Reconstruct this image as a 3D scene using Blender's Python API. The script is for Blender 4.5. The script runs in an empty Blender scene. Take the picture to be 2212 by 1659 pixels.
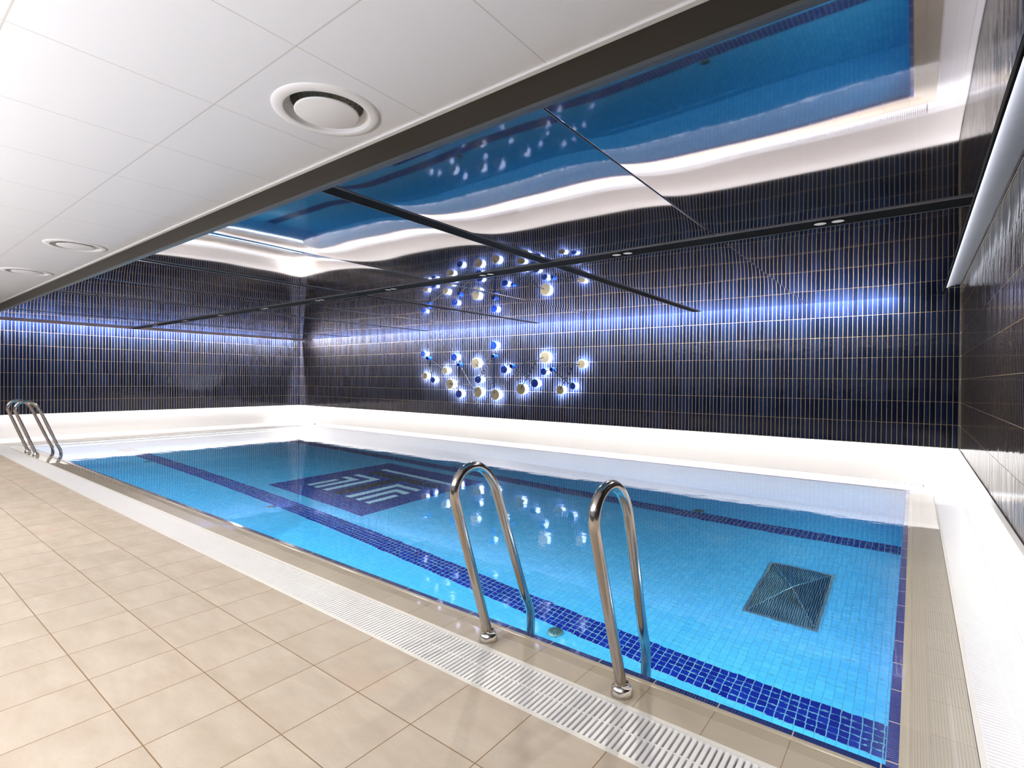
import bpy, bmesh, math, random
from mathutils import Vector, Matrix
random.seed(7)
C = bpy.context.scene.collection
sc = bpy.context.scene

# ------------------------------------------------------------------ materials
class NT:
    def __init__(s, name):
        s.m = bpy.data.materials.new(name); s.m.use_nodes = True
        s.t = s.m.node_tree; s.t.nodes.clear()
        s.out = s.t.nodes.new('ShaderNodeOutputMaterial')
        s._pos = None
    def n(s, typ, **kw):
        nd = s.t.nodes.new(typ)
        for k, v in kw.items(): setattr(nd, k, v)
        return nd
    def link(s, a, b): s.t.links.new(a, b)
    def val(s, inp, v):
        if hasattr(v, 'is_linked') or isinstance(v, bpy.types.NodeSocket): s.link(v, inp)
        else: inp.default_value = v
    def math(s, op, a, b=None, c=None):
        nd = s.n('ShaderNodeMath', operation=op)
        s.val(nd.inputs[0], a)
        if b is not None: s.val(nd.inputs[1], b)
        if c is not None: s.val(nd.inputs[2], c)
        return nd.outputs[0]
    def pos(s):
        if s._pos is None:
            g = s.n('ShaderNodeNewGeometry'); sp = s.n('ShaderNodeSeparateXYZ')
            s.link(g.outputs['Position'], sp.inputs[0]); s._pos = (sp.outputs[0], sp.outputs[1], sp.outputs[2], g.outputs['Position'])
        return s._pos
    def comb(s, x, y, z):
        nd = s.n('ShaderNodeCombineXYZ')
        for i, v in enumerate((x, y, z)): s.val(nd.inputs[i], v)
        return nd.outputs[0]
    def mix(s, f, a, b):
        nd = s.n('ShaderNodeMix', data_type='RGBA')
        s.val(nd.inputs['Factor'], f); 
        for k, v in ((6, a), (7, b)):
            if isinstance(v, (tuple, list)): v = (*v[:3], 1)
            s.val(nd.inputs[k], v)
        return nd.outputs[2]
    def noise(s, vec, scale, detail=2, rough=.5, dim='3D'):
        nd = s.n('ShaderNodeTexNoise', noise_dimensions=dim)
        s.link(vec, nd.inputs['Vector']); nd.inputs['Scale'].default_value = scale
        nd.inputs['Detail'].default_value = detail; nd.inputs['Roughness'].default_value = rough
        return nd.outputs['Fac']
    def white(s, vec):
        nd = s.n('ShaderNodeTexWhiteNoise', noise_dimensions='3D'); s.link(vec, nd.inputs['Vector']); return nd.outputs['Value']
    def ramp(s, f, a0, a1):
        nd = s.n('ShaderNodeMapRange', clamp=True); s.val(nd.inputs[0], f)
        nd.inputs[1].default_value = a0; nd.inputs[2].default_value = a1
        return nd.outputs[0]
    def bsdf(s, col, rough=.5, metal=0, spec=.5, **kw):
        b = s.n('ShaderNodeBsdfPrincipled')
        if isinstance(col, (tuple, list)): col = (*col[:3], 1)
        s.val(b.inputs['Base Color'], col); s.val(b.inputs['Roughness'], rough); s.val(b.inputs['Metallic'], metal)
        s.val(b.inputs['Specular IOR Level'], spec)
        for k, v in kw.items(): s.val(b.inputs[k.replace('_', ' ')], v)
        s.link(b.outputs[0], s.out.inputs[0]); s.b = b; return b
    def bump(s, h, dist, strength=1.0):
        nd = s.n('ShaderNodeBump'); s.val(nd.inputs['Height'], h)
        nd.inputs['Distance'].default_value = dist; nd.inputs['Strength'].default_value = strength
        s.link(nd.outputs[0], s.b.inputs['Normal']); return nd

def cell(t, c, pitch, off):
    """index and fraction of coordinate c in cells of the pitch"""
    u = t.math('DIVIDE', t.math('SUBTRACT', c, off), pitch)
    i = t.math('FLOOR', u); f = t.math('SUBTRACT', u, i)
    e = t.math('MINIMUM', f, t.math('SUBTRACT', 1.0, f))       # distance to nearest joint, in cells
    return i, f, e

def plain(name, col, rough=.5, metal=0, spec=.5, noise=0.0, scale=8, **kw):
    t = NT(name); c = (*col, 1)
    if noise:
        p = t.pos()[3]; nz = t.noise(p, scale, 4)
        c = t.mix(nz, tuple(x*(1-noise) for x in col), tuple(min(1, x*(1+noise)) for x in col))
    t.bsdf(c, rough, metal, spec, **kw); return t.m

def emis(name, col, s):
    t = NT(name); e = t.n('ShaderNodeEmission'); e.inputs[0].default_value = (*col, 1); e.inputs[1].default_value = s
    t.link(e.outputs[0], t.out.inputs[0]); return t.m

def wall_tiles(name, axis, off, amp=.0016, tl=.5, sp=.19):
    t = NT(name); x, y, z, p = t.pos(); u = (x, y)[axis]
    i, f, e = cell(t, u, .0508, off); k, g, h = cell(t, z, .26, .476)
    gr = t.math('MAXIMUM', t.math('LESS_THAN', e, .052), t.math('LESS_THAN', h, .0052))
    rnd = t.white(t.comb(i, k, 3.0))
    tile = t.mix(t.math('POWER', rnd, 1.6), (.0035, .0062, .018), (.008, .0145, .040))
    gcol = t.mix(t.noise(p, 30, 2), (.23, .165, .075), (.38, .28, .14))
    col = t.mix(gr, tile, gcol)
    ro = t.math('ADD', t.math('MULTIPLY', gr, .5), t.math('ADD', .07, t.math('MULTIPLY', rnd, .05)))
    t.bsdf(col, ro, 0, sp)
    c = t.math('SUBTRACT', t.math('MULTIPLY', f, 2.0), 1.0); cx = t.math('SUBTRACT', 1.0, t.math('MULTIPLY', c, c))
    tilt = t.math('MULTIPLY', t.math('SUBTRACT', rnd, .5), t.math('MULTIPLY', f, tl))
    lv = t.math('MULTIPLY', t.noise(p, 9, 2), .9)
    hh = t.math('ADD', t.math('ADD', t.math('MULTIPLY', cx, .28), tilt), lv)
    hh = t.math('SUBTRACT', hh, t.math('MULTIPLY', gr, .25))
    t.bump(hh, amp); return t.m

def floor_tiles(name):
    t = NT(name); x, y, z, p = t.pos()
    i, f, e = cell(t, x, .2995, -1.075); k, g, h = cell(t, y, .3053, .6118)
    gr = t.math('MAXIMUM', t.math('LESS_THAN', e, .0068), t.math('LESS_THAN', h, .0068))
    rnd = t.white(t.comb(i, k, 1.0))
    pv = t.n('ShaderNodeVectorMath', operation='ADD'); t.link(p, pv.inputs[0])
    t.link(t.comb(t.math('MULTIPLY', rnd, 9.0), t.math('MULTIPLY', rnd, 5.0), rnd), pv.inputs[1]); pv = pv.outputs[0]
    st = t.n('ShaderNodeMapping'); t.link(pv, st.inputs[0]); st.inputs['Scale'].default_value = (1.0, 2.6, 1)
    st.inputs['Rotation'].default_value = (0, 0, .35)
    big = t.noise(st.outputs[0], 3.2, 6, .62); fine = t.noise(p, 75, 4, .7)
    col = t.mix(t.ramp(big, .3, .72), (.44, .355, .265), (.60, .515, .41))
    col = t.mix(t.ramp(fine, .52, .75), col, (.52, .42, .30))
    col = t.mix(t.ramp(t.noise(p, 1.3, 2), .66, .8), col, (.58, .41, .29))
    col = t.mix(t.math('MULTIPLY', rnd, .28), col, (.44, .37, .285))
    col = t.mix(gr, col, (.23, .14, .07))
    t.bsdf(col, t.math('ADD', .38, t.math('MULTIPLY', fine, .3)), 0, .35)
    hh = t.math('SUBTRACT', t.math('ADD', t.math('MULTIPLY', big, .6), t.math('MULTIPLY', fine, .25)), t.math('MULTIPLY', gr, 1.0))
    t.bump(hh, .0014); return t.m

def small_tiles(name, col, px, ox, py, oy, jw, jcol, rough, spec, rib=None, ribp=.0065, wet=0, var=.08):
    """coping / deck tiles; rib = axis across which fine ribs run"""
    t = NT(name); x, y, z, p = t.pos()
    gr = None
    rn = []
    for c, P, O in ((x, px, ox), (y, py, oy)):
        if P:
            i, f, e = cell(t, c, P, O); a = t.math('LESS_THAN', e, jw/P/2); rn.append(i)
            gr = a if gr is None else t.math('MAXIMUM', gr, a)
        else: rn.append(0.0)
    rnd = t.white(t.comb(rn[0], rn[1], 2.0)); big = t.noise(p, 5, 4)
    c0 = t.mix(t.math('MULTIPLY', t.math('ADD', rnd, big), .5), tuple(v*(1-var) for v in col), tuple(min(1, v*(1+var)) for v in col))
    if rib is not None:
        i, f, e = cell(t, (x, y)[rib], ribp, 0); groove = t.ramp(e, .28, .05)
        c0 = t.mix(t.math('MULTIPLY', groove, .35), c0, tuple(v*.6 for v in col))
    if gr is not None: c0 = t.mix(gr, c0, jcol)
    t.bsdf(c0, rough, 0, spec)
    if wet: t.b.inputs['Coat Weight'].default_value = wet; t.b.inputs['Coat Roughness'].default_value = .03; t.b.inputs['Coat IOR'].default_value = 1.33
    hh = t.math('MULTIPLY', big, .5)
    if gr is not None: hh = t.math('SUBTRACT', hh, gr)
    if rib is not None: hh = t.math('SUBTRACT', hh, t.math('MULTIPLY', groove, .6))
    t.bump(hh, .0008)
    return t.m

def mosaic(name, c0, c1, joint, rough=.25, vertical=None, seam=.045):
    t = NT(name); x, y, z, p = t.pos()
    a, b = (x, y) if vertical is None else ((x, z) if vertical == 0 else (y, z))
    oa, ob = (-7.15, 3.70) if vertical is None else ((-7.15, -1.4) if vertical == 0 else (3.70, -1.4))
    i, f, e = cell(t, a, .0507, oa); k, g, h = cell(t, b, .0507, ob)
    gr = t.math('MAXIMUM', t.math('LESS_THAN', e, seam), t.math('LESS_THAN', h, seam))
    rnd = t.white(t.comb(i, k, 5.0))
    col = t.mix(gr, t.mix(rnd, c0, c1), joint)
    t.bsdf(col, rough, 0, .4); t.bump(t.math('SUBTRACT', 1.0, gr), .0006); return t.m

M = {}
M['tile_x'] = wall_tiles('navy_tiles_back', 0, -1.885)
M['tile_y'] = wall_tiles('navy_tiles_end', 1, 1.854)
M['tile_r'] = wall_tiles('navy_tiles_right', 1, 1.854, .0020, 1.6, .4)
M['floor'] = floor_tiles('stone_floor_tiles')
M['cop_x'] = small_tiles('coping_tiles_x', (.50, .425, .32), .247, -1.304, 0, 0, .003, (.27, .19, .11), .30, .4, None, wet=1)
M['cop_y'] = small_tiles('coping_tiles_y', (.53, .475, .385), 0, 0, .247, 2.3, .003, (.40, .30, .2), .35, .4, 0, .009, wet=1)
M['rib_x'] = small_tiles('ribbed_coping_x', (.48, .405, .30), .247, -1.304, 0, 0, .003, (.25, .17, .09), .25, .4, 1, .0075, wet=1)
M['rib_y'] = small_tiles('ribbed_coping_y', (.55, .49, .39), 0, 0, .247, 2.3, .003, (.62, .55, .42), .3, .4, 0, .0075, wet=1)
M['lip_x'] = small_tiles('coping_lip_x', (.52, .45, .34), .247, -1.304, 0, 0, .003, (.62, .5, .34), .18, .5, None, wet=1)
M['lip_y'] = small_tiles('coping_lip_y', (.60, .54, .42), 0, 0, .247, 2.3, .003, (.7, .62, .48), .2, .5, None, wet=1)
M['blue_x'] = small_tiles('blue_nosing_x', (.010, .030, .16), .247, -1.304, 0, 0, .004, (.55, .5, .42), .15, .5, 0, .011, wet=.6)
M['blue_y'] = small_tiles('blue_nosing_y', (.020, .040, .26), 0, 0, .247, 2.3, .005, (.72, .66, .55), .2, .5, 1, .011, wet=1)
M['deck'] = small_tiles('beige_end_deck', (.66, .58, .48), .3, 0, .3, .1, .003, (.45, .38, .3), .35, .4)
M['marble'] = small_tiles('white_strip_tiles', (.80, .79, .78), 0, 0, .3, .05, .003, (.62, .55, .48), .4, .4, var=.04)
M['lower'] = small_tiles('pale_lower_panels', (.80, .76, .71), 1.2, -2.4, 1.2, .9, .003, (.86, .84, .82), .45, .3, var=.03)
M['grate'] = plain('white_plastic', (.90, .885, .88), .35, 0, .5, .03)
M['frame'] = plain('off_white_plastic', (.80, .77, .71), .4, 0, .5, .05)
M['channel'] = plain('brown_channel', (.42, .33, .25), .7)
M['pool_floor'] = mosaic('light_blue_mosaic', (.085, .50, .86), (.115, .57, .91), (.09, .36, .50), seam=.034)
M['pool_wall_x'] = mosaic('light_blue_mosaic_wall_x', (.07, .38, .72), (.10, .45, .78), (.08, .30, .45), vertical=0)
M['pool_wall_y'] = mosaic('light_blue_mosaic_wall_y', (.07, .38, .72), (.10, .45, .78), (.08, .30, .45), vertical=1)
M['lane'] = mosaic('cobalt_mosaic', (.003, .008, .17), (.006, .022, .26), (.20, .42, .46), seam=.05)
M['emblem_blue'] = mosaic('emblem_blue_mosaic', (.006, .015, .18), (.012, .03, .25), (.16, .30, .50), seam=.05)
M['emblem_black'] = mosaic('emblem_black_mosaic', (.004, .010, .018), (.012, .022, .03), (.08, .14, .13), seam=.05)
M['emblem_light'] = plain('pale_blue_tile', (.60, .86, .95), .3)
M['ceil'] = None
M['bronze'] = plain('dark_bronze_fascia', (.024, .019, .012), .45, 0, .3, .06, 3)
M['trim_grey'] = plain('grey_trim', (.07, .08, .09), .4, .3)
M['black'] = plain('black_metal', (.005, .005, .005), .6, 0, .03)
M['silver'] = plain('silver_edge', (.30, .31, .33), .4, .6)
M['brown'] = plain('brown_ceiling_strip', (.13, .085, .07), .55, 0, .3)
M['cove'] = plain('brushed_grey_cove', (.19, .19, .20), .42, .35, .5, .08, 14)
M['dark_wall'] = plain('charcoal_wall', (.03, .03, .035), .6)
M['white'] = plain('white_paint', (.88, .88, .91), .5, 0, .3)
M['plaster'] = plain('beige_plaster', (.62, .56, .48), .7)
M['foil'] = None
M['drain'] = None
M['blue_disc'] = plain('cobalt_lacquer', (.008, .060, .50), .3, 0, .5)
M['cream_disc'] = plain('cream_lacquer', (.78, .67, .43), .35, 0, .5, .06, 60)
M['rod'] = plain('dark_rod', (.012, .014, .02), .3, .6)
M['halo'] = emis('backlight', (.58, .72, 1.0), 620)
M['glass_lens'] = None
M['inlet'] = plain('grey_green_inlet', (.10, .17, .15), .4, .3)
M['cap'] = plain('dark_rubber', (.02, .02, .02), .5)

def mk_ceil():
    t = NT('white_ceiling_tiles'); x, y, z, p = t.pos()
    i, f, e = cell(t, x, .6333, -1.694); k, g, h = cell(t, y, .635, .966)
    gr = t.math('MAXIMUM', t.math('LESS_THAN', e, .0035), t.math('LESS_THAN', h, .0045))
    col = t.mix(gr, (.84, .85, .895), (.62, .60, .58)); t.bsdf(col, .38, 0, .4)
    t.bump(t.math('SUBTRACT', t.math('MULTIPLY', t.noise(p, 2.0, 2), .6), t.math('MULTIPLY', gr, .5)), .002); return t.m
M['ceil'] = mk_ceil()
def mk_steel(name, rough, col=(.47, .42, .37)):
    t = NT(name); p = t.pos()[3]
    mp = t.n('ShaderNodeMapping'); t.link(p, mp.inputs[0]); mp.inputs['Scale'].default_value = (60, 60, 3)
    nz = t.noise(mp.outputs[0], 4, 3)
    t.bsdf(t.mix(nz, tuple(c*.85 for c in col), col), t.math('ADD', rough, t.math('MULTIPLY', nz, .10)), 1.0); return t.m
M['steel'] = mk_steel('stainless_steel', .11)
M['chrome'] = mk_steel('polished_flange', .06, (.75, .70, .63))
def mk_foil():
    t = NT('crinkled_foil'); p = t.pos()[3]; t.bsdf((.42, .40, .34), .2, 1.0)
    t.bump(t.noise(p, 45, 4, .7), .02); return t.m
M['foil'] = mk_foil()
def mk_drain():
    t = NT('dark_green_steel'); p = t.pos()[3]
    t.bsdf(t.mix(t.noise(p, 6, 3), (.16, .30, .32), (.50, .66, .66)), .24, .9); return t.m
M['drain'] = mk_drain()
M['drain_dark'] = plain('drain_pit', (.01, .035, .045), .6)
def mk_lens():
    t = NT('frosted_lens'); p = t.pos()[3]
    t.bsdf((.75, .73, .74), .35, 0, .5); t.b.inputs['Emission Color'].default_value = (1, .97, .98, 1)
    t.b.inputs['Emission Strength'].default_value = .28; t.bump(t.noise(p, 260, 2), .003); return t.m
M['glass_lens'] = mk_lens()
def mk_mirror():
    t = NT('dark_mirror_film'); p = t.pos()[3]
    t.bsdf((.45, .42, .43), .032, 1.0)
    n = t.math('MULTIPLY', t.noise(p, 1.1, 1), 1.0); t.bump(n, .0022); return t.m
M['mirror'] = mk_mirror()
def mk_water():
    t = NT('pool_water'); p = t.pos()[3]
    rf = t.n('ShaderNodeBsdfRefraction'); rf.inputs['Color'].default_value = (.90, .975, 1.0, 1); rf.inputs['Roughness'].default_value = 0; rf.inputs['IOR'].default_value = 1.333
    gl = t.n('ShaderNodeBsdfGlossy'); gl.inputs['Color'].default_value = (1, 1, 1, 1); gl.inputs['Roughness'].default_value = .004
    fr = t.n('ShaderNodeFresnel'); fr.inputs['IOR'].default_value = 1.333
    f = t.math('MINIMUM', t.math('MULTIPLY', fr.outputs[0], t.math('ADD', 1.0, t.math('MULTIPLY', fr.outputs[0], 1.0))), 1.0)
    mx = t.n('ShaderNodeMixShader'); t.link(f, mx.inputs[0]); t.link(rf.outputs[0], mx.inputs[1]); t.link(gl.outputs[0], mx.inputs[2]); t.link(mx.outputs[0], t.out.inputs[0])
    mp = t.n('ShaderNodeMapping'); t.link(p, mp.inputs[0]); mp.inputs['Scale'].default_value = (1.0, 1.6, 1)
    a = t.noise(mp.outputs[0], 2.6, 2, .5); c = t.noise(mp.outputs[0], 24, 2, .5)
    b = t.n('ShaderNodeBump'); b.inputs['Distance'].default_value = .0014
    t.link(t.math('ADD', a, t.math('MULTIPLY', c, .11)), b.inputs['Height'])
    for nd in (rf, gl, fr): t.link(b.outputs[0], nd.inputs['Normal'])
    return t.m
M['water'] = mk_water()

# ------------------------------------------------------------------ mesh helpers
def obj(name, bm, mat, parent=None, smooth=False, loc=None):
    me = bpy.data.meshes.new(name); bmesh.ops.recalc_face_normals(bm, faces=bm.faces[:])
    bm.to_mesh(me); bm.free()
    if smooth:
        for f in me.polygons: f.use_smooth = True
    o = bpy.data.objects.new(name, me); C.objects.link(o)
    me.materials.append(mat)
    if parent: o.parent = parent
    if loc: o.location = loc
    return o
def tag(o, label=None, cat=None, group=None, kind=None):
    if label: o['label'] = label
    if cat: o['category'] = cat
    if group: o['group'] = group
    if kind: o['kind'] = kind
    return o
def empty(name, loc=(0, 0, 0)):
    o = bpy.data.objects.new(name, None); C.objects.link(o); o.location = loc; o.empty_display_size = .1; return o
def box(bm, x0, x1, y0, y1, z0, z1):
    v = [bm.verts.new((x, y, z)) for z in (z0, z1) for y in (y0, y1) for x in (x0, x1)]
    for q in ((0, 2, 3, 1), (4, 5, 7, 6), (0, 1, 5, 4), (2, 6, 7, 3), (0, 4, 6, 2), (1, 3, 7, 5)): bm.faces.new([v[i] for i in q])
    return v
def bx(*a):
    bm = bmesh.new(); box(bm, *a); return bm
def bevel(bm, w, seg=2):
    bmesh.ops.bevel(bm, geom=bm.edges[:], offset=w, segments=seg, affect='EDGES', profile=.6); return bm
def tube(pts, r, seg=20, closed_ends=True):
    bm = bmesh.new(); pts = [Vector(p) for p in pts]; rings = []
    t0 = (pts[1]-pts[0]).normalized(); up = Vector((1, 0, 0)) if abs(t0.x) < .9 else Vector((0, 1, 0))
    nrm = t0.cross(up).normalized()
    rs = r if isinstance(r, (list, tuple)) else [r]*len(pts)
    for i, p in enumerate(pts):
        t = (pts[min(i+1, len(pts)-1)]-pts[max(i-1, 0)]).normalized()
        nrm = (nrm - t*nrm.dot(t)).normalized(); b = t.cross(nrm)
        rings.append([bm.verts.new(p+(nrm*math.cos(2*math.pi*k/seg)+b*math.sin(2*math.pi*k/seg))*rs[i]) for k in range(seg)])
    for a, b in zip(rings, rings[1:]):
        for k in range(seg): bm.faces.new((a[k], a[(k+1) % seg], b[(k+1) % seg], b[k]))
    if closed_ends: bm.faces.new(rings[0][::-1]); bm.faces.new(rings[-1])
    return bm
def lathe(prof, seg=48, M4=None, close=True):
    bm = bmesh.new(); rings = []
    for r, z in prof:
        if r < 1e-5: rings.append([bm.verts.new((0, 0, z))])
        else: rings.append([bm.verts.new((r*math.cos(2*math.pi*k/seg), r*math.sin(2*math.pi*k/seg), z)) for k in range(seg)])
    for a, b in zip(rings, rings[1:]):
        for k in range(seg):
            q = (k+1) % seg
            if len(a) == 1 and len(b) == 1: continue
            if len(a) == 1: bm.faces.new((a[0], b[q], b[k]))
            elif len(b) == 1: bm.faces.new((a[k], a[q], b[0]))
            else: bm.faces.new((a[k], a[q], b[q], b[k]))
    if M4 is not None: bm.transform(M4)
    return bm
def catmull(pts, n=6):
    P = [Vector(p) for p in pts]; P = [P[0]*2-P[1]]+P+[P[-1]*2-P[-2]]; out = []
    for i in range(1, len(P)-2):
        a, b, c, d = P[i-1:i+3]
        for k in range(n):
            t = k/n; out.append(.5*((2*b)+(c-a)*t+(2*a-5*b+4*c-d)*t*t+(3*b-a-3*c+d)*t**3))
    out.append(P[-2]); return out
def struct(name, bm, mat, parent=None, **k):
    o = obj(name, bm, mat, parent, **k)
    if not parent: o['kind'] = 'structure'
    return o

# ------------------------------------------------------------------ key dimensions (metres, floor z = 0, camera above the origin)
XR, XE = .406, -13.30          # right and end tiled walls
YB = 7.74                      # back tiled wall
ZT = .476                      # bottom edge of the tiled walls
XRW, XEW, YBW = .622, -13.60, 7.95   # pale lower walls, recessed
YN = -2.3                      # wall behind the camera
ZM, ZC = 2.212, 2.34           # mirrored and white ceilings
YF = 1.597                     # fascia between them
px0, px1, py0, py1 = -11.95, -.058, 2.027, 7.404   # pool inner edges
XM0, XM1 = -12.45, .240        # mirrored ceiling extent

# ------------------------------------------------------------------ walls
wb = empty('wall_back'); wb['kind'] = 'structure'
struct('tile_cladding', bx(XE, XR, YB, YB+.03, ZT, ZC), M['tile_x'], wb)
struct('soffit', bx(XE-.3, XR+.2, YB+.03, YBW+.1, ZT+.07, ZC+.02), M['white'], wb)
struct('lower_panel', bx(XEW, XRW, YBW, YBW+.1, -.02, ZT+.07), M['lower'], wb)
struct('edge_trim', bx(XE, XR, YB-.004, YB+.03, ZT-.006, ZT), M['bronze'], wb)
we = empty('wall_end'); we['kind'] = 'structure'
struct('tile_cladding', bx(XE-.03, XE, 1.0, YB, ZT, ZC), M['tile_y'], we)
struct('soffit', bx(XEW-.1, XE-.03, 1.0, YB+.03, ZT+.07, ZC+.02), M['white'], we)
struct('lower_panel', bx(XEW-.1, XEW, YN, YBW+.1, -.02, ZT+.07), M['lower'], we)
struct('edge_trim', bx(XE-.03, XE+.004, 1.0, YB, ZT-.006, ZT), M['bronze'], we)
struct('plain_section', bx(XEW-.1, XE, YN, 1.0, ZT+.07, ZC+.02), M['plaster'], we)
wr = empty('wall_right'); wr['kind'] = 'structure'
struct('tile_cladding', bx(XR, XR+.03, YN, YB, ZT, ZC), M['tile_r'], wr)
struct('soffit', bx(XR+.03, XRW+.1, YN, YB+.03, ZT+.07, ZC+.02), M['white'], wr)
struct('lower_panel', bx(XRW, XRW+.1, YN, YBW+.1, -.02, ZT+.07), M['lower'], wr)
struct('edge_trim', bx(XR-.004, XR+.03, YN, YB, ZT-.006, ZT), M['bronze'], wr)
struct('wall_near', bx(XEW-.1, XRW+.1, YN-.1, YN, -.02, ZC+.02), M['dark_wall'])

# ------------------------------------------------------------------ white ceiling, fascia, mirrored ceiling
struct('ceiling', bx(XEW-.1, XRW+.1, YN-.1, YF-.035, ZC, ZC+.06), M['ceil'])
struct('trim_1', bx(XEW, XR, YF-.036, YF-.012, ZC-.008, ZC+.03), M['white'])
struct('trim_2', bevel(bx(XE, XR, YF-.014, YF+.05, ZM+.012, ZC+.02), .004), M['bronze'])
struct('trim_3', bx(XE, XM1, YF-.020, YF+.006, ZM-.003, ZM+.012), M['trim_grey'])
cm = empty('ceiling'); cm['kind'] = 'structure'
struct('backing', bx(XEW, XR+.3, YF+.05, YBW+.05, ZC+.0, ZC+.05), M['brown'], cm)
seams = [XM1, -1.107, -2.495, -3.90, -5.29, -6.69, -8.085, -9.46, -10.845, XM0]
wide = {2: .058, 4: .040, 6: .030, 8: .028}
def panel(x0, x1, y0, y1, seed):
    bm = bmesh.new(); rnd = random.Random(seed)
    def axis(a, b, n=10):
        L = b-a; s = []
        for i in range(2*n+1):
            t = i/(2*n); u = (.5-.5*math.cos(math.pi*t)); s.append(a+L*u)
        return s
    xs, ys = axis(x0, x1, 18), axis(y0, y1, 24); g = []
    A, B = rnd.uniform(.0014, .0022), rnd.uniform(.0014, .0022)
    sx, sy = rnd.uniform(-.5, .5), rnd.uniform(-.5, .5)
    for y in ys:
        row = []
        for x in xs:
            dx, dy = min(x-x0, x1-x), min(y-y0, y1-y)
            z = ZM + A*math.exp(-dx/.10)*1.0 + B*math.exp(-dy/.13)
            z += -.0005*math.sin((x-x0)/(x1-x0)*math.pi)*(1+sx*.5)
            row.append(bm.verts.new((x, y, z)))
        g.append(row)
    for a, b in zip(g, g[1:]):
        for i in range(len(a)-1): bm.faces.new((a[i], a[i+1], b[i+1], b[i]))
    # short upstands round the panel so that it has a thickness
    for loop in ([r[0] for r in g], [r[-1] for r in g], g[0], g[-1]):
        top = [bm.verts.new((v.co.x, v.co.y, ZM+.018)) for v in loop]
        for i in range(len(loop)-1): bm.faces.new((loop[i], loop[i+1], top[i+1], top[i]))
    return bm
for i in range(9):
    hw1, hw0 = wide.get(i, .004), wide.get(i+1, .004)
    x1, x0 = seams[i]-(hw1 if i else 0), seams[i+1]+(hw0 if i < 8 else 0)
    for j, (y0, y1) in enumerate(((YF+.008, 3.715), (3.905, YB-.128))):
        o = struct('mirror_panel', panel(x0, x1, y0, y1, i*2+j), M['mirror'], cm, smooth=True)
    if 0 < i < 9:
        hw = wide.get(i, .004); zz = ZM-.001 if hw > .01 else ZM+.004
        bm = bmesh.new(); box(bm, seams[i]-hw+.002, seams[i]+hw-.002, YF+.008, 3.715, zz, zz+.03); box(bm, seams[i]-hw+.002, seams[i]+hw-.002, 3.905, YB-.13, zz, zz+.03)
        struct('seam_profile', bm, M['black'], cm)
        if hw > .01:
            bm = bmesh.new()
            for s in (-1, 1):
                for a, b in ((YF+.008, 3.715), (3.905, YB-.13)):
                    xx = seams[i]+s*(hw-.002); box(bm, min(xx, xx+s*.0025), max(xx, xx+s*.0025), a, b, ZM-.003, ZM+.02)
            struct('seam_edge', bm, M['silver'], cm)
struct('end_strip', bx(XE+.13, XM0-.003, YF+.008, YB-.088, ZM, ZM+.03), M['brown'], cm)
# track channel with silver edges
tr = empty('trim_4'); tr['kind'] = 'structure'
struct('track_base', bx(-13.1, XM1, 3.720, 3.900, ZM-.002, ZM+.03), M['black'], tr)
struct('track_edge', bx(-13.1, XM1, 3.716, 3.720, ZM-.006, ZM+.03), M['silver'], tr)
struct('track_edge', bx(-13.1, XM1, 3.900, 3.904, ZM-.006, ZM+.03), M['silver'], tr)
# cove along the right wall
cv = empty('trim_5'); cv['kind'] = 'structure'
struct('cove_lip', bx(XM1, XM1+.006, YF-.2, 7.62, ZM-.004, ZM+.034), M['bronze'], cv)
struct('cove_lip_edge', bx(XM1+.006, XM1+.016, YF-.2, 7.62, ZM+.0, ZM+.03), M['black'], cv)
bm = bmesh.new(); pr = []
for k in range(13):
    a = k/12; pr.append((XM1+.016+(XR-XM1-.018)*a, ZM+.062+.030*math.sin(a*math.pi/2)+.006*a))
for y in (YF-.2, 7.62):
    for x, z in pr: bm.verts.new((x, y, z))
bm.verts.ensure_lookup_table()
for k in range(12): bm.faces.new((bm.verts[k], bm.verts[k+1], bm.verts[14+k], bm.verts[13+k]))
r = bmesh.ops.extrude_face_region(bm, geom=bm.faces[:]); bmesh.ops.translate(bm, vec=(0, 0, .02), verts=[v for v in r['geom'] if isinstance(v, bmesh.types.BMVert)])
struct('cove_cover', bm, M['cove'], cv, smooth=True)

# ------------------------------------------------------------------ floors
def profile_sides(name, o0, o1, z0, z1, mx, my, parent, steps=1, crown=0):
    """one coping band round the pool from offset o0 to o1 outside the inner edge"""
    for side in range(4):
        bm = bmesh.new(); rows = []
        for k in range(steps+1):
            a = k/steps; o = o0+(o1-o0)*a; z = z0+(z1-z0)*a+crown*math.sin(a*math.pi)
            X0, X1, Y0, Y1 = px0-o, px1+o, py0-o, py1+o
            c = [(X0, Y0), (X1, Y0), (X1, Y1), (X0, Y1)]
            rows.append((bm.verts.new((*c[side], z)), bm.verts.new((*c[(side+1) % 4], z))))
        for a, b in zip(rows, rows[1:]): bm.faces.new((a[0], a[1], b[1], b[0]))
        r = bmesh.ops.extrude_face_region(bm, geom=bm.faces[:])
        vs = [v for v in r['geom'] if isinstance(v, bmesh.types.BMVert)]
        for v in vs: v.co.z = -.05
        struct(name, bm, mx if side in (0, 2) else my, parent, smooth=False)
fl = struct('floor', bx(XEW, XR+.216, YN, 1.525, -.05, 0), M['floor'])
cp = empty('trim_6'); cp['kind'] = 'structure'
profile_sides('blue_nosing', 0, .033, -.0055, -.0045, M['blue_x'], M['blue_y'], cp, 1, 0)
profile_sides('coping_lip', .033, .060, -.0045, -.004, M['lip_x'], M['lip_y'], cp, 6, .0012)
profile_sides('ribbed_coping', .060, .117, -.006, -.004, M['rib_x'], M['rib_y'], cp)
profile_sides('coping_tiles', .117, .236, -.003, -.001, M['cop_x'], M['cop_y'], cp)
struct('floor', bx(XEW+.54, px0-.236-.235, 1.791, YBW, -.05, -.001), M['deck'])
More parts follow.
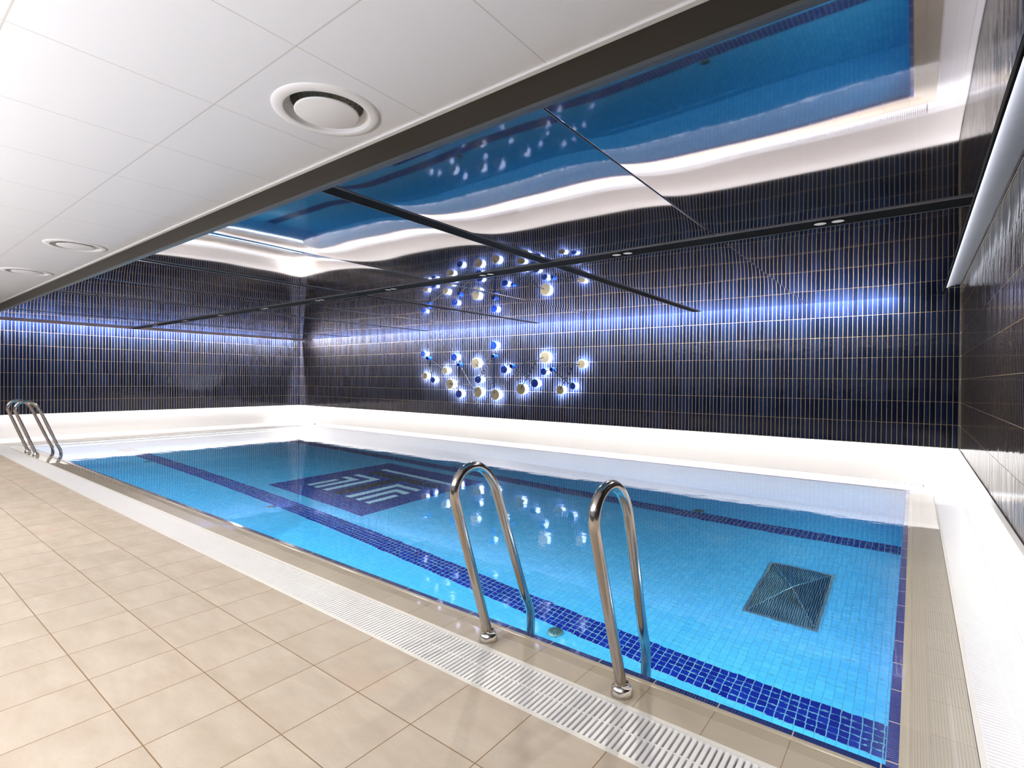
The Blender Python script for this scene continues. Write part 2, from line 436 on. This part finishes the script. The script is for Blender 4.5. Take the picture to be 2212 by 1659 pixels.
struct('floor', bx(XEW, XEW+.54, 1.525, YBW, -.05, .004), M['marble'])
struct('floor', bx(px1+.236+.237, XRW, 1.525, YBW, -.05, -.001), M['marble'])
struct('floor', bx(px0-.471, px1+.473, YBW-.02, YBW, -.05, 0), M['marble'])

# ------------------------------------------------------------------ overflow grates
def grate(name, x0, x1, y0, y1, along, fw, label, group, solid=0):
    """slats run across the channel; along = 0 when the channel runs in x"""
    t = empty(name, ((x0+x1)/2, (y0+y1)/2, 0)); tag(t, label, 'drain grate', group)
    ox, oy = t.location.x, t.location.y
    def L(bm): bmesh.ops.translate(bm, vec=(-ox, -oy, 0), verts=bm.verts[:]); return bm
    fr = bmesh.new()
    if along == 0:
        box(fr, x0, x1, y0, y0+fw, -.04, .001); box(fr, x0, x1, y1-fw, y1, -.04, .001)
    else:
        box(fr, x0, x0+fw, y0, y1, -.04, .001); box(fr, x1-fw, x1, y0, y1, -.04, .001)
    obj('grate_frame', L(fr), M['frame'], t)
    ch = bmesh.new(); box(ch, x0, x1, y0, y1, -.05, -.034); obj('channel', L(ch), M['channel'], t)
    P = .0211; w = .0145; a0, a1 = (x0, x1) if along == 0 else (y0, y1); b0, b1 = (y0, y1) if along == 0 else (x0, x1)
    b0 += fw+.001; b1 -= fw+.001; n = int((a1-a0)/P); sl = bmesh.new()
    r = .004
    for i in range(n):
        c = a0+(i+.5)*P
        pr = [(-w/2, -.022), (-w/2, -.0055), (-w/2+.0015, -.0035), (w/2-.0015, -.0035), (w/2, -.0055), (w/2, -.022)]
        V = []
        for q, ins in ((b0, 0), (b1, 0)):
            V.append([sl.verts.new((c+u, q, z+.0025) if along == 0 else (q, c+u, z+.0025)) for u, z in pr])
        for k in range(5): sl.faces.new((V[0][k], V[0][k+1], V[1][k+1], V[1][k]))
        sl.faces.new(V[0][::-1]); sl.faces.new(V[1])
    obj('slat', L(sl), M['grate'], t)
    rb = bmesh.new(); m = (b0+b1)/2
    for q in (b0+.002, m, b1-.002):
        if along == 0: box(rb, x0, x1, q-.003, q+.003, -.026, -.0032)
        else: box(rb, q-.003, q+.003, y0, y1, -.026, -.0032)
    obj('rib', L(rb), M['grate'], t)
    return t
grate('overflow_grate', -13.05, px1+.236, 1.525, 1.791, 0, .020, 'long white slatted overflow grate beside the beige stone floor, passing the near ladder', 'overflow grates round the pool')
grate('overflow_grate', px1+.238, px1+.471, 1.525, 7.655, 1, .016, 'brightly lit white overflow grate along the right tiled wall', 'overflow grates round the pool')
grate('overflow_grate', px0-.236, px1+.165, 7.655, 7.93, 0, .018, 'white overflow grate at the foot of the long back wall', 'overflow grates round the pool')
grate('overflow_grate', px0-.471, px0-.237, 1.793, 7.655, 1, .016, 'white overflow grate across the far left end of the pool', 'overflow grates round the pool')
struct('floor', bx(px1+.165, px1+.471, 7.655, 7.93, -.05, 0), M['marble'])
struct('floor', bx(px0-.471, px0-.237, 7.655, 7.93, -.05, 0), M['marble'])

# ------------------------------------------------------------------ pool basin and water
ZP = -1.405
bs = empty('pool_basin', ((px0+px1)/2, (py0+py1)/2, ZP)); bs['kind'] = 'structure'
def Lb(bm): bmesh.ops.translate(bm, vec=-Vector(bs.location), verts=bm.verts[:]); return bm
obj('basin_floor', Lb(bx(px0-.1, px1+.1, py0-.1, py1+.1, ZP-.1, ZP)), M['pool_floor'], bs)
for a, m in (((px0-.1, px1+.1, py1, py1+.1, ZP, -.021), 'pool_wall_x'), ((px0-.1, px1+.1, py0-.1, py0, ZP, -.021), 'pool_wall_x'),
             ((px0-.1, px0, py0, py1, ZP, -.021), 'pool_wall_y'), ((px1, px1+.1, py0, py1, ZP, -.021), 'pool_wall_y')):
    obj('basin_wall', Lb(bx(*a)), M[m], bs)
T = .0507; EX, EY = -7.15, 3.70
for (y0, y1, lab) in ((EY-9*T, EY-4*T, 'cobalt blue mosaic lane line on the pool floor nearest the ladders'), (EY+46*T+.02, EY+51*T+.02, 'cobalt blue mosaic lane line on the pool floor below the back wall')):
    o = obj('lane_line', bx(px0, px1, y0, y1, ZP, ZP+.0015), M['lane']); tag(o, lab, 'lane line', 'lane lines on the pool floor')
em = empty('mosaic_emblem', (EX, EY, ZP)); tag(em, 'square dark blue mosaic emblem with pale blue angular strokes on the pool floor', 'floor emblem')
obj('background_square', bx(0, 42*T, 0, 42*T, 0, .0015), M['emblem_blue'], em)
def strokes(name, rects, mat, z):
    for rs in rects:
        bm = bmesh.new()
        for (a, b, c, d) in rs: box(bm, a*T, b*T, c*T, d*T, .0015, z)
        obj(name, bm, M[mat], em)
strokes('black_stroke', [[(7.3, 37, 27.3, 31), (19.5, 23.5, 7.2, 27.3)]], 'emblem_black', .0022)
strokes('pale_stroke', [[(7, 37.5, 33, 34.8)], [(7.5, 9.5, 7, 16.2)], [(11.1, 13.2, 7, 20.4), (7, 11.1, 18.5, 20.4)], [(15.3, 17.4, 7, 24.6), (7, 15.3, 22.8, 24.6)],
        [(25.5, 27.6, 7, 24.3), (27.6, 35.3, 22.4, 24.3)], [(29.6, 31.5, 7, 20.3), (31.5, 35.4, 18.4, 20.3)], [(33.7, 35.5, 7, 16.4)]], 'emblem_light', .0024)
w = obj('pool_water', bx(px0+.004, px1-.004, py0+.004, py1-.004, -.0165, -.0145), M['water'])
me = bpy.data.meshes.new('pool_water'); bm = bmesh.new()
vs = [bm.verts.new((x, y, -.0068)) for x, y in ((px0+.002, py0+.002), (px1-.002, py0+.002), (px1-.002, py1-.002), (px0+.002, py1-.002))]
bm.faces.new(vs); bm.to_mesh(me); bm.free(); me.materials.append(M['water']); w.data = me
tag(w, 'calm clear blue water filling the pool', 'water', kind='stuff')

# main drain with creased slatted cover
dx0, dx1, dy0, dy1 = -1.02, -.52, 4.24, 5.25
dr = empty('main_drain', ((dx0+dx1)/2, (dy0+dy1)/2, ZP)); tag(dr, 'dark rectangular slatted main drain cover on the pool floor near the right end', 'drain cover')
hx, hy = (dx1-dx0)/2, (dy1-dy0)/2
bm = bmesh.new(); fw = .022
box(bm, -hx, hx, -hy, -hy+fw, 0, .012); box(bm, -hx, hx, hy-fw, hy, 0, .012); box(bm, -hx, -hx+fw, -hy+fw, hy-fw, 0, .012); box(bm, hx-fw, hx, -hy+fw, hy-fw, 0, .012)
obj('cover_frame', bm, M['drain'], dr)
obj('drain_pit', bx(-hx+fw, hx-fw, -hy+fw, hy-fw, 0, .002), M['drain_dark'], dr)
bm = bmesh.new(); n = 30; ix, iy = hx-fw-.003, hy-fw-.003
def dz(x, y): 
    u, v = abs(x)/ix, abs(y)/iy
    return .010+.070*(1-max(u, v)) + .006*math.sin(y*17+x*7)
for i in range(n):
    c = -ix+(i+.5)*2*ix/n; hw = ix/n*.62; prev = None
    for k in range(25):
        y = -iy+2*iy*k/24; z = dz(c, y)
        cur = [bm.verts.new((c-hw, y, z)), bm.verts.new((c, y, z+.004)), bm.verts.new((c+hw, y, z)), bm.verts.new((c, y, z-.004))]
        if prev:
            for a in range(4): bm.faces.new((prev[a], prev[(a+1) % 4], cur[(a+1) % 4], cur[a]))
        prev = cur
obj('slat', bm, M['drain'], dr)
for s in (-1, 1):
    bm = tube([(-ix*.98, -iy*.98*s, .016), (0, 0, .088), (ix*.98, iy*.98*s, .016)], .005, 8); obj('cross_rib', bm, M['drain'], dr)

labs = {0: 'round grey floor inlet by the near lane line, in front of the near ladder', 1: 'round grey floor inlet beside the near lane line, left of the emblem',
        2: 'round grey floor inlet beside the near lane line at the far left end', 3: 'round grey floor inlet just past the far lane line, right part of the pool', 4: 'round grey floor inlet past the far lane line behind the emblem'}
for k, (x, y) in enumerate(((-2.04, 3.185), (-6.09, 3.19), (-10.12, 3.19), (-2.04, 6.36), (-6.09, 6.36))):
    t = empty('floor_inlet', (x, y, ZP)); tag(t, labs[k], 'pool inlet', 'floor inlets')
    obj('inlet_body', lathe([(0, 0), (.058, 0), (.058, .006), (.045, .016), (.018, .021), (0, .022)], 32), M['inlet'], t, smooth=True)
    bm = bmesh.new()
    for a in range(10):
        m4 = Matrix.Rotation(a*math.pi/5, 4, 'Z'); b2 = bx(.018, .043, -.0025, .0025, .0165, .021); b2.transform(m4)
        me_ = bpy.data.meshes.new('t'); b2.to_mesh(me_); b2.free(); bm.from_mesh(me_); bpy.data.meshes.remove(me_)
    obj('inlet_fin', bm, M['drain_dark'], t)

# ------------------------------------------------------------------ ladders
def ladder(xa, xb, lab):
    xc = (xa+xb)/2; t = empty('pool_ladder', (xc, 1.855, 0)); tag(t, lab, 'pool ladder', 'steel pool ladders')
    for x in (xa, xb):
        d = x-xc; dn = d*.915
        pr = [(d, 0, .0), (d, -.012, .035), (d, -.052, .15), (d, -.118, .34), (d, -.185, .53), (d, -.225, .645), (d, -.240, .70), (d, -.232, .752), (d, -.197, .795), (d, -.142, .815), (d, -.082, .808),
              (d, -.022, .768), (d*.995, .028, .700), (d*.99, .060, .62), (d*.97, .120, .46), (d*.95, .180, .30), (d*.93, .240, .142), (d*.92, .268, .085), (dn, .286, .030), (dn, .288, -.04), (dn, .288, -.2), (dn, .288, -.5), (dn, .288, -.95)]
        rail = obj('handrail', tube(catmull(pr, 5), .0215, 24), M['steel'], t, smooth=True)
        fl_ = obj('flange', lathe([(.0215, .046), (.026, .046), (.030, .041), (.029, .034), (.037, .028), (.041, .018), (.042, .006), (.042, -.004), (.0, -.004)], 40), M['chrome'], rail, smooth=True, loc=(d, -.008, .0))
    for k, z in enumerate((-.25, -.52, -.80)):
        w_ = abs(xb-xa)*.915/2-.018
        obj('tread', bevel(bx(-w_, w_, .250, .330, z-.012, z+.012), .006), M['steel'], t)
ladder(-1.548, -.877, 'near stainless steel pool ladder with two arched handrails, in the right foreground')
ladder(-11.0, -10.46, 'distant stainless steel pool ladder at the far left end of the pool')

# ------------------------------------------------------------------ wall sculptures: discs on rods with light behind
Ylum = 7.66
RX = Matrix.Rotation(math.pi/2, 4, 'X')
def sculpture(discs, hub, rods, spike, lab):
    t = empty('wall_lamp', (hub[0], YB, hub[1])); tag(t, lab, 'wall lamp', 'backlit disc wall lamps on the back wall')
    ox, oz = hub
    for (x, z, r, c) in discs:
        L = Matrix.Translation((x-ox, Ylum-YB, z-oz)) @ RX
        # local z of the lathe -> -y (towards the room)
        d = obj('disc', lathe([(0, .0), (r*.97, .0), (r, -.003), (r, -.015), (r*.97, -.018), (0, -.018)][::-1], 48, L), M['blue_disc' if c == 'b' else 'cream_disc'], t)
        obj('backlight', lathe([(0, -.0185), (r*.80, -.0185), (r*.80, -.021), (0, -.021)], 40, L), M['halo'], d)
        st = bmesh.new(); b2 = tube([(x-ox, Ylum-YB+.021, z-oz), (x-ox, -.002, z-oz)], .006, 10); obj('stem', b2, M['rod'], d)
    y = Ylum-YB-.012
    hb = lathe([(0, .0), (.036, .0), (.038, .003), (.038, .10), (.036, .103), (0, .103)], 32, Matrix.Translation((0, y+.01, 0)) @ Matrix.Rotation(math.radians(90), 4, 'X') @ Matrix.Translation((0, 0, -.05)))
    obj('hub', hb, M['blue_disc'], t)
    for pl in rods: obj('rod', tube([(px-ox, y, pz-oz) for px, pz in pl], .0075, 8), M['rod'], t)
    obj('spike', tube([(spike[0][0]-ox, y, spike[0][1]-oz), (spike[1][0]-ox, y, spike[1][1]-oz)], .008, 8), M['rod'], t)
# back wall picture maths: crop pixel -> wall plane (x, z); fitted to the discs measured on the wall
def lin(ax, ay, pts):
    return [(ax[0]+ax[1]*a+ax[2]*b, ay[0]+ay[1]*a+ay[2]*b) for a, b in pts]
def local(c0, p0, c1, p1):
    """axis map between two measured pixels and their wall positions"""
    sx = (p1[0]-p0[0])/(c1[0]-c0[0]); sz = (p1[1]-p0[1])/(c1[1]-c0[1])
    return lambda q: (p0[0]+(q[0]-c0[0])*sx, p0[1]+(q[1]-c0[1])*sz)
f = local((285, 493), (-8.26, 1.28), (478, 282), (-7.659, 1.765))
J = (-7.765, 1.452)
sculpture([(-8.314, 1.75, .058, 'b'), (-8.011, 1.191, .059, 'b'), (-7.659, 1.389, .075, 'c'), (-8.26, 1.28, .073, 'c')], (-8.114, 1.647),
          [[(-8.31, 1.75), (-8.114, 1.647), J, (-7.68, 1.40)], [(-8.114, 1.647), (-8.018, 1.20)], [J, (-8.24, 1.29)]], ((-8.16, 1.765), (-8.12, 1.68)),
          'leftmost backlit wall lamp of small blue and cream discs joined by thin dark rods')
J = (-6.93, 1.11)
sculpture([(-7.397, 1.654, .076, 'b'), (-7.255, .914, .076, 'b'), (-7.515, 1.113, .10, 'c'), (-6.754, .963, .102, 'c')], (-7.222, 1.501),
          [[(-7.39, 1.65), (-7.222, 1.501), J, (-6.77, .98)], [(-7.235, 1.49), (-7.255, .93)], [J, (-7.50, 1.113)]], ((-7.225, 1.635), (-7.225, 1.54)),
          'second backlit wall lamp from the left with two low blue and cream discs')
sculpture([(-6.362, 1.864, .076, 'b'), (-6.744, 1.207, .073, 'b'), (-6.821, 1.532, .098, 'c'), (-6.317, .922, .103, 'c')], (-6.324, 1.652),
          [[(-6.362, 1.86), (-6.345, 1.66)], [(-6.33, 1.65), (-6.735, 1.215)], [(-6.80, 1.52), (-6.325, 1.08), (-6.317, .94)], [(-6.335, 1.65), (-6.335, 1.09)]], ((-6.235, 1.755), (-6.31, 1.67)),
          'middle backlit wall lamp with one blue disc standing highest of all')
J = (-5.33, 1.565)
sculpture([(-6.102, 1.399, .074, 'b'), (-5.396, 1.149, .075, 'b'), (-5.185, 1.614, .10, 'c'), (-5.704, 1.038, .099, 'c')], (-5.886, 1.457),
          [[(-6.10, 1.40), (-5.886, 1.457), J, (-5.20, 1.61)], [(-5.87, 1.45), (-5.41, 1.16)], [J, (-5.69, 1.05)]], ((-6.01, 1.525), (-5.92, 1.478)),
          'fourth backlit wall lamp from the left with a large cream disc at upper right')
J = (-4.58, 1.47)
sculpture([(-5.204, 1.358, .061, 'b'), (-4.607, 1.111, .059, 'b'), (-4.442, 1.485, .074, 'c'), (-4.856, 1.039, .076, 'c')], (-5.004, 1.393),
          [[(-5.20, 1.36), (-5.004, 1.393), J, (-4.46, 1.48)], [(-4.99, 1.39), (-4.62, 1.12)], [J, (-4.845, 1.05)]], ((-5.095, 1.46), (-5.03, 1.42)),
          'rightmost backlit wall lamp of smaller blue and cream discs on the back wall')

# ------------------------------------------------------------------ ring diffusers in the white ceiling
for k, (x, lab) in enumerate(((-2.0, 'large round white air diffuser nearest in the white ceiling'), (-5.81, 'middle round white air diffuser in the white ceiling'), (-7.70, 'farthest round white air diffuser in the white ceiling by the left edge'))):
    t = empty('air_diffuser', (x, 1.285, ZC)); tag(t, lab, 'air diffuser', 'round diffusers in the white ceiling')
    obj('outer_ring', lathe([(.172, .0), (.173, -.007), (.178, -.010), (.202, -.008), (.219, -.004), (.221, .0)], 64), M['white'], t, smooth=True)
    obj('throat', lathe([(.173, -.006), (.170, .004), (.160, .016), (.150, .026), (.148, .030)], 64), M['white'], t, smooth=True)
    obj('duct', lathe([(.149, .028), (.146, .06), (.140, .16), (0, .17)], 48), M['foil'], t, smooth=True)
    obj('centre_plate', lathe([(0, -.012), (.126, -.012), (.133, -.009), (.131, -.005), (.06, .002), (0, .004)], 64), M['white'], t, smooth=True)
    obj('hanger', lathe([(.008, .006), (.008, .12)], 12), M['silver'], t)
# openings in the ceiling slab for the ducts
ceil = bpy.data.objects['ceiling']
for x in (-2.0, -5.81, -7.70):
    cut = obj('cutter', lathe([(0, -.05), (.171, -.05), (.171, .3), (0, .3)], 48, Matrix.Translation((x, 1.285, ZC))), M['white'])
    md = ceil.modifiers.new('b', 'BOOLEAN'); md.operation = 'DIFFERENCE'; md.solver = 'EXACT'; md.object = cut
    dg = bpy.context.evaluated_depsgraph_get(); me = bpy.data.meshes.new_from_object(ceil.evaluated_get(dg)); ceil.modifiers.clear(); ceil.data = me
    bpy.data.objects.remove(cut)
lid = struct('ceiling', bx(XEW-.1, XRW+.1, YN-.1, YF+.1, ZC+.20, ZC+.22), M['plaster'])

# ------------------------------------------------------------------ spotlights in the track
names = ['first pair from the right end of the ceiling track', 'second pair from the right end', 'third pair from the right end', 'fourth pair from the right end', 'fifth pair from the right end',
         'sixth pair from the right end', 'third pair from the left end', 'second pair from the left end', 'pair at the far left end']
for k, n_ in enumerate(names):
    x = -.436-1.412*k; t = empty('twin_spotlight', (x, 3.815, ZM-.002)); tag(t, 'twin spotlight in the ceiling track, '+n_, 'spotlight', 'twin spotlights in the black ceiling track')
    for s in (-1, 1):
        b = obj('bezel', lathe([(.034, 0), (.036, -.003), (.041, -.002), (.042, .0)], 40), M['black'], t, smooth=True, loc=(s*.048, 0, 0))
        obj('lens', lathe([(0, -.0035), (.02, -.003), (.035, -.0012), (.035, .0)], 40), M['glass_lens'], b, smooth=True)

o = obj('drain_plug', lathe([(0, 0), (.022, 0), (.022, .02), (.012, .03), (0, .032)], 20), M['cap'], smooth=True, loc=(-12.30, 7.60, .001)); tag(o, 'tiny dark plug standing on the grate at the far left pool corner', 'plug')

# ------------------------------------------------------------------ lights
def area(name, loc, rot, sx, sy, power, col, spread=math.pi):
    l = bpy.data.lights.new(name, 'AREA'); l.shape = 'RECTANGLE'; l.size = sx; l.size_y = sy; l.energy = power; l.color = col; l.spread = spread
    o = bpy.data.objects.new(name, l); C.objects.link(o); o.location = loc; o.rotation_euler = rot; o['kind'] = 'structure'; return o
D = (0, 0, 0); cool = (.86, .89, 1.0); cw = (.87, .91, 1.0); warm = (1.0, .93, .84)
PI = math.pi
# low coves: LED strips under the tiled walls washing the pale lower walls
LOW = 11.0   # watts per metre
area('led_strip', ((XE+XR)/2, 7.915, ZT+.062), D, XR-XE+.3, .02, LOW*(XR-XE), cw)
area('led_strip', (XEW+.035, (1.0+YB)/2, ZT+.062), D, .02, YB-1.0, LOW*.5*(YB-1.0), cw)
area('led_strip', (XRW-.035, (YN+YB)/2, ZT+.062), D, .02, YB-YN, LOW*.25*(YB-YN), cw)
# top slots: LED strips above the edge of the mirrored ceiling
TOP = 95.0
area('led_strip', (-6.4, YB-.115, ZM+.112), D, 12.4, .014, TOP*12.4, cool)
area('led_strip', (XE+.115, (YF+YB)/2, ZM+.112), D, .014, YB-YF-.3, TOP*5.8, cool)
area('led_strip', (XM1+.019, (YF+7.5)/2, ZM+.038), (0, math.radians(200), 0), .010, 7.5-YF+.3, 22.0, cw)
# unseen underwater fills added to brighten the pool, near side and both ends
area('underwater_fill', ((px0+px1)/2-.3, py0+.006, -.36), (math.radians(54), 0, 0), 11.6, .25, 560, (.80, .95, 1.0))
area('underwater_fill', (px0+.006, (py0+py1)/2, -.40), (math.radians(72), 0, math.radians(-90)), 4.6, .25, 45, (.80, .95, 1.0))
area('underwater_fill', (px1-.006, (py0+py1)/2, -.40), (math.radians(72), 0, math.radians(90)), 4.6, .25, 60, (.80, .95, 1.0))
# added fill lights that brighten the floor and ceiling, all outside the frame
for x, y in ((-9.5, .45), (-5.6, .15), (-2.3, -.12), (-.2, -.9)):
    area('floor_fill', (x, y, ZC-.02), D, 1.0, .5, 13, warm, math.radians(125))
area('uplight_fill', (-4.9, YN+.35, .9), (PI, 0, 0), 10.4, .3, 830, (.90, .94, 1.0), math.radians(150))  # unseen upward fill added to brighten the white ceiling
for k in range(9):
    l = bpy.data.lights.new('spot', 'SPOT'); l.energy = 70; l.spot_size = math.radians(166); l.spot_blend = .6; l.shadow_soft_size = .03; l.color = warm
    o = bpy.data.objects.new('track_spot', l); C.objects.link(o); o.location = (-.436-1.412*k, 3.815, ZM-.02); o['kind'] = 'structure'

# ------------------------------------------------------------------ world, camera, render look
wd = bpy.data.worlds.new('w'); sc.world = wd; wd.use_nodes = True; wd.node_tree.nodes['Background'].inputs[0].default_value = (.02, .02, .025, 1)
cam = bpy.data.cameras.new('Camera'); co = bpy.data.objects.new('Camera', cam); C.objects.link(co); sc.camera = co
f_px = 1127.17; cam.sensor_width = 36; cam.lens = f_px/2212*36; cam.clip_start = .02
yaw, pitch, roll = -.656554134, .00726701671, -.00905901457
cy, sy = math.cos(yaw), math.sin(yaw); r = Vector((cy, -sy, 0)); fw_ = Vector((sy, cy, 0)); u = Vector((0, 0, 1))
f2 = fw_*math.cos(pitch)-u*math.sin(pitch); u2 = u*math.cos(pitch)+fw_*math.sin(pitch)
r3 = r*math.cos(roll)-u2*math.sin(roll); u3 = u2*math.cos(roll)+r*math.sin(roll)
m = Matrix((r3, u3, -f2)).transposed().to_4x4(); m.translation = Vector((0, 0, 1.2)); co.matrix_world = m
sc.view_settings.view_transform = 'Standard'; sc.view_settings.look = 'None'; sc.view_settings.gamma = 1; sc.view_settings.exposure = 0.0
cy_ = sc.cycles
cy_.use_denoising = True
try: cy_.denoiser = 'OPENIMAGEDENOISE'; cy_.denoising_input_passes = 'RGB_ALBEDO_NORMAL'
except Exception: pass
cy_.max_bounces = 14; cy_.glossy_bounces = 8; cy_.diffuse_bounces = 5; cy_.transmission_bounces = 8
cy_.caustics_reflective = False; cy_.caustics_refractive = False; cy_.sample_clamp_indirect = 6; cy_.blur_glossy = .5
cy_.use_light_tree = True
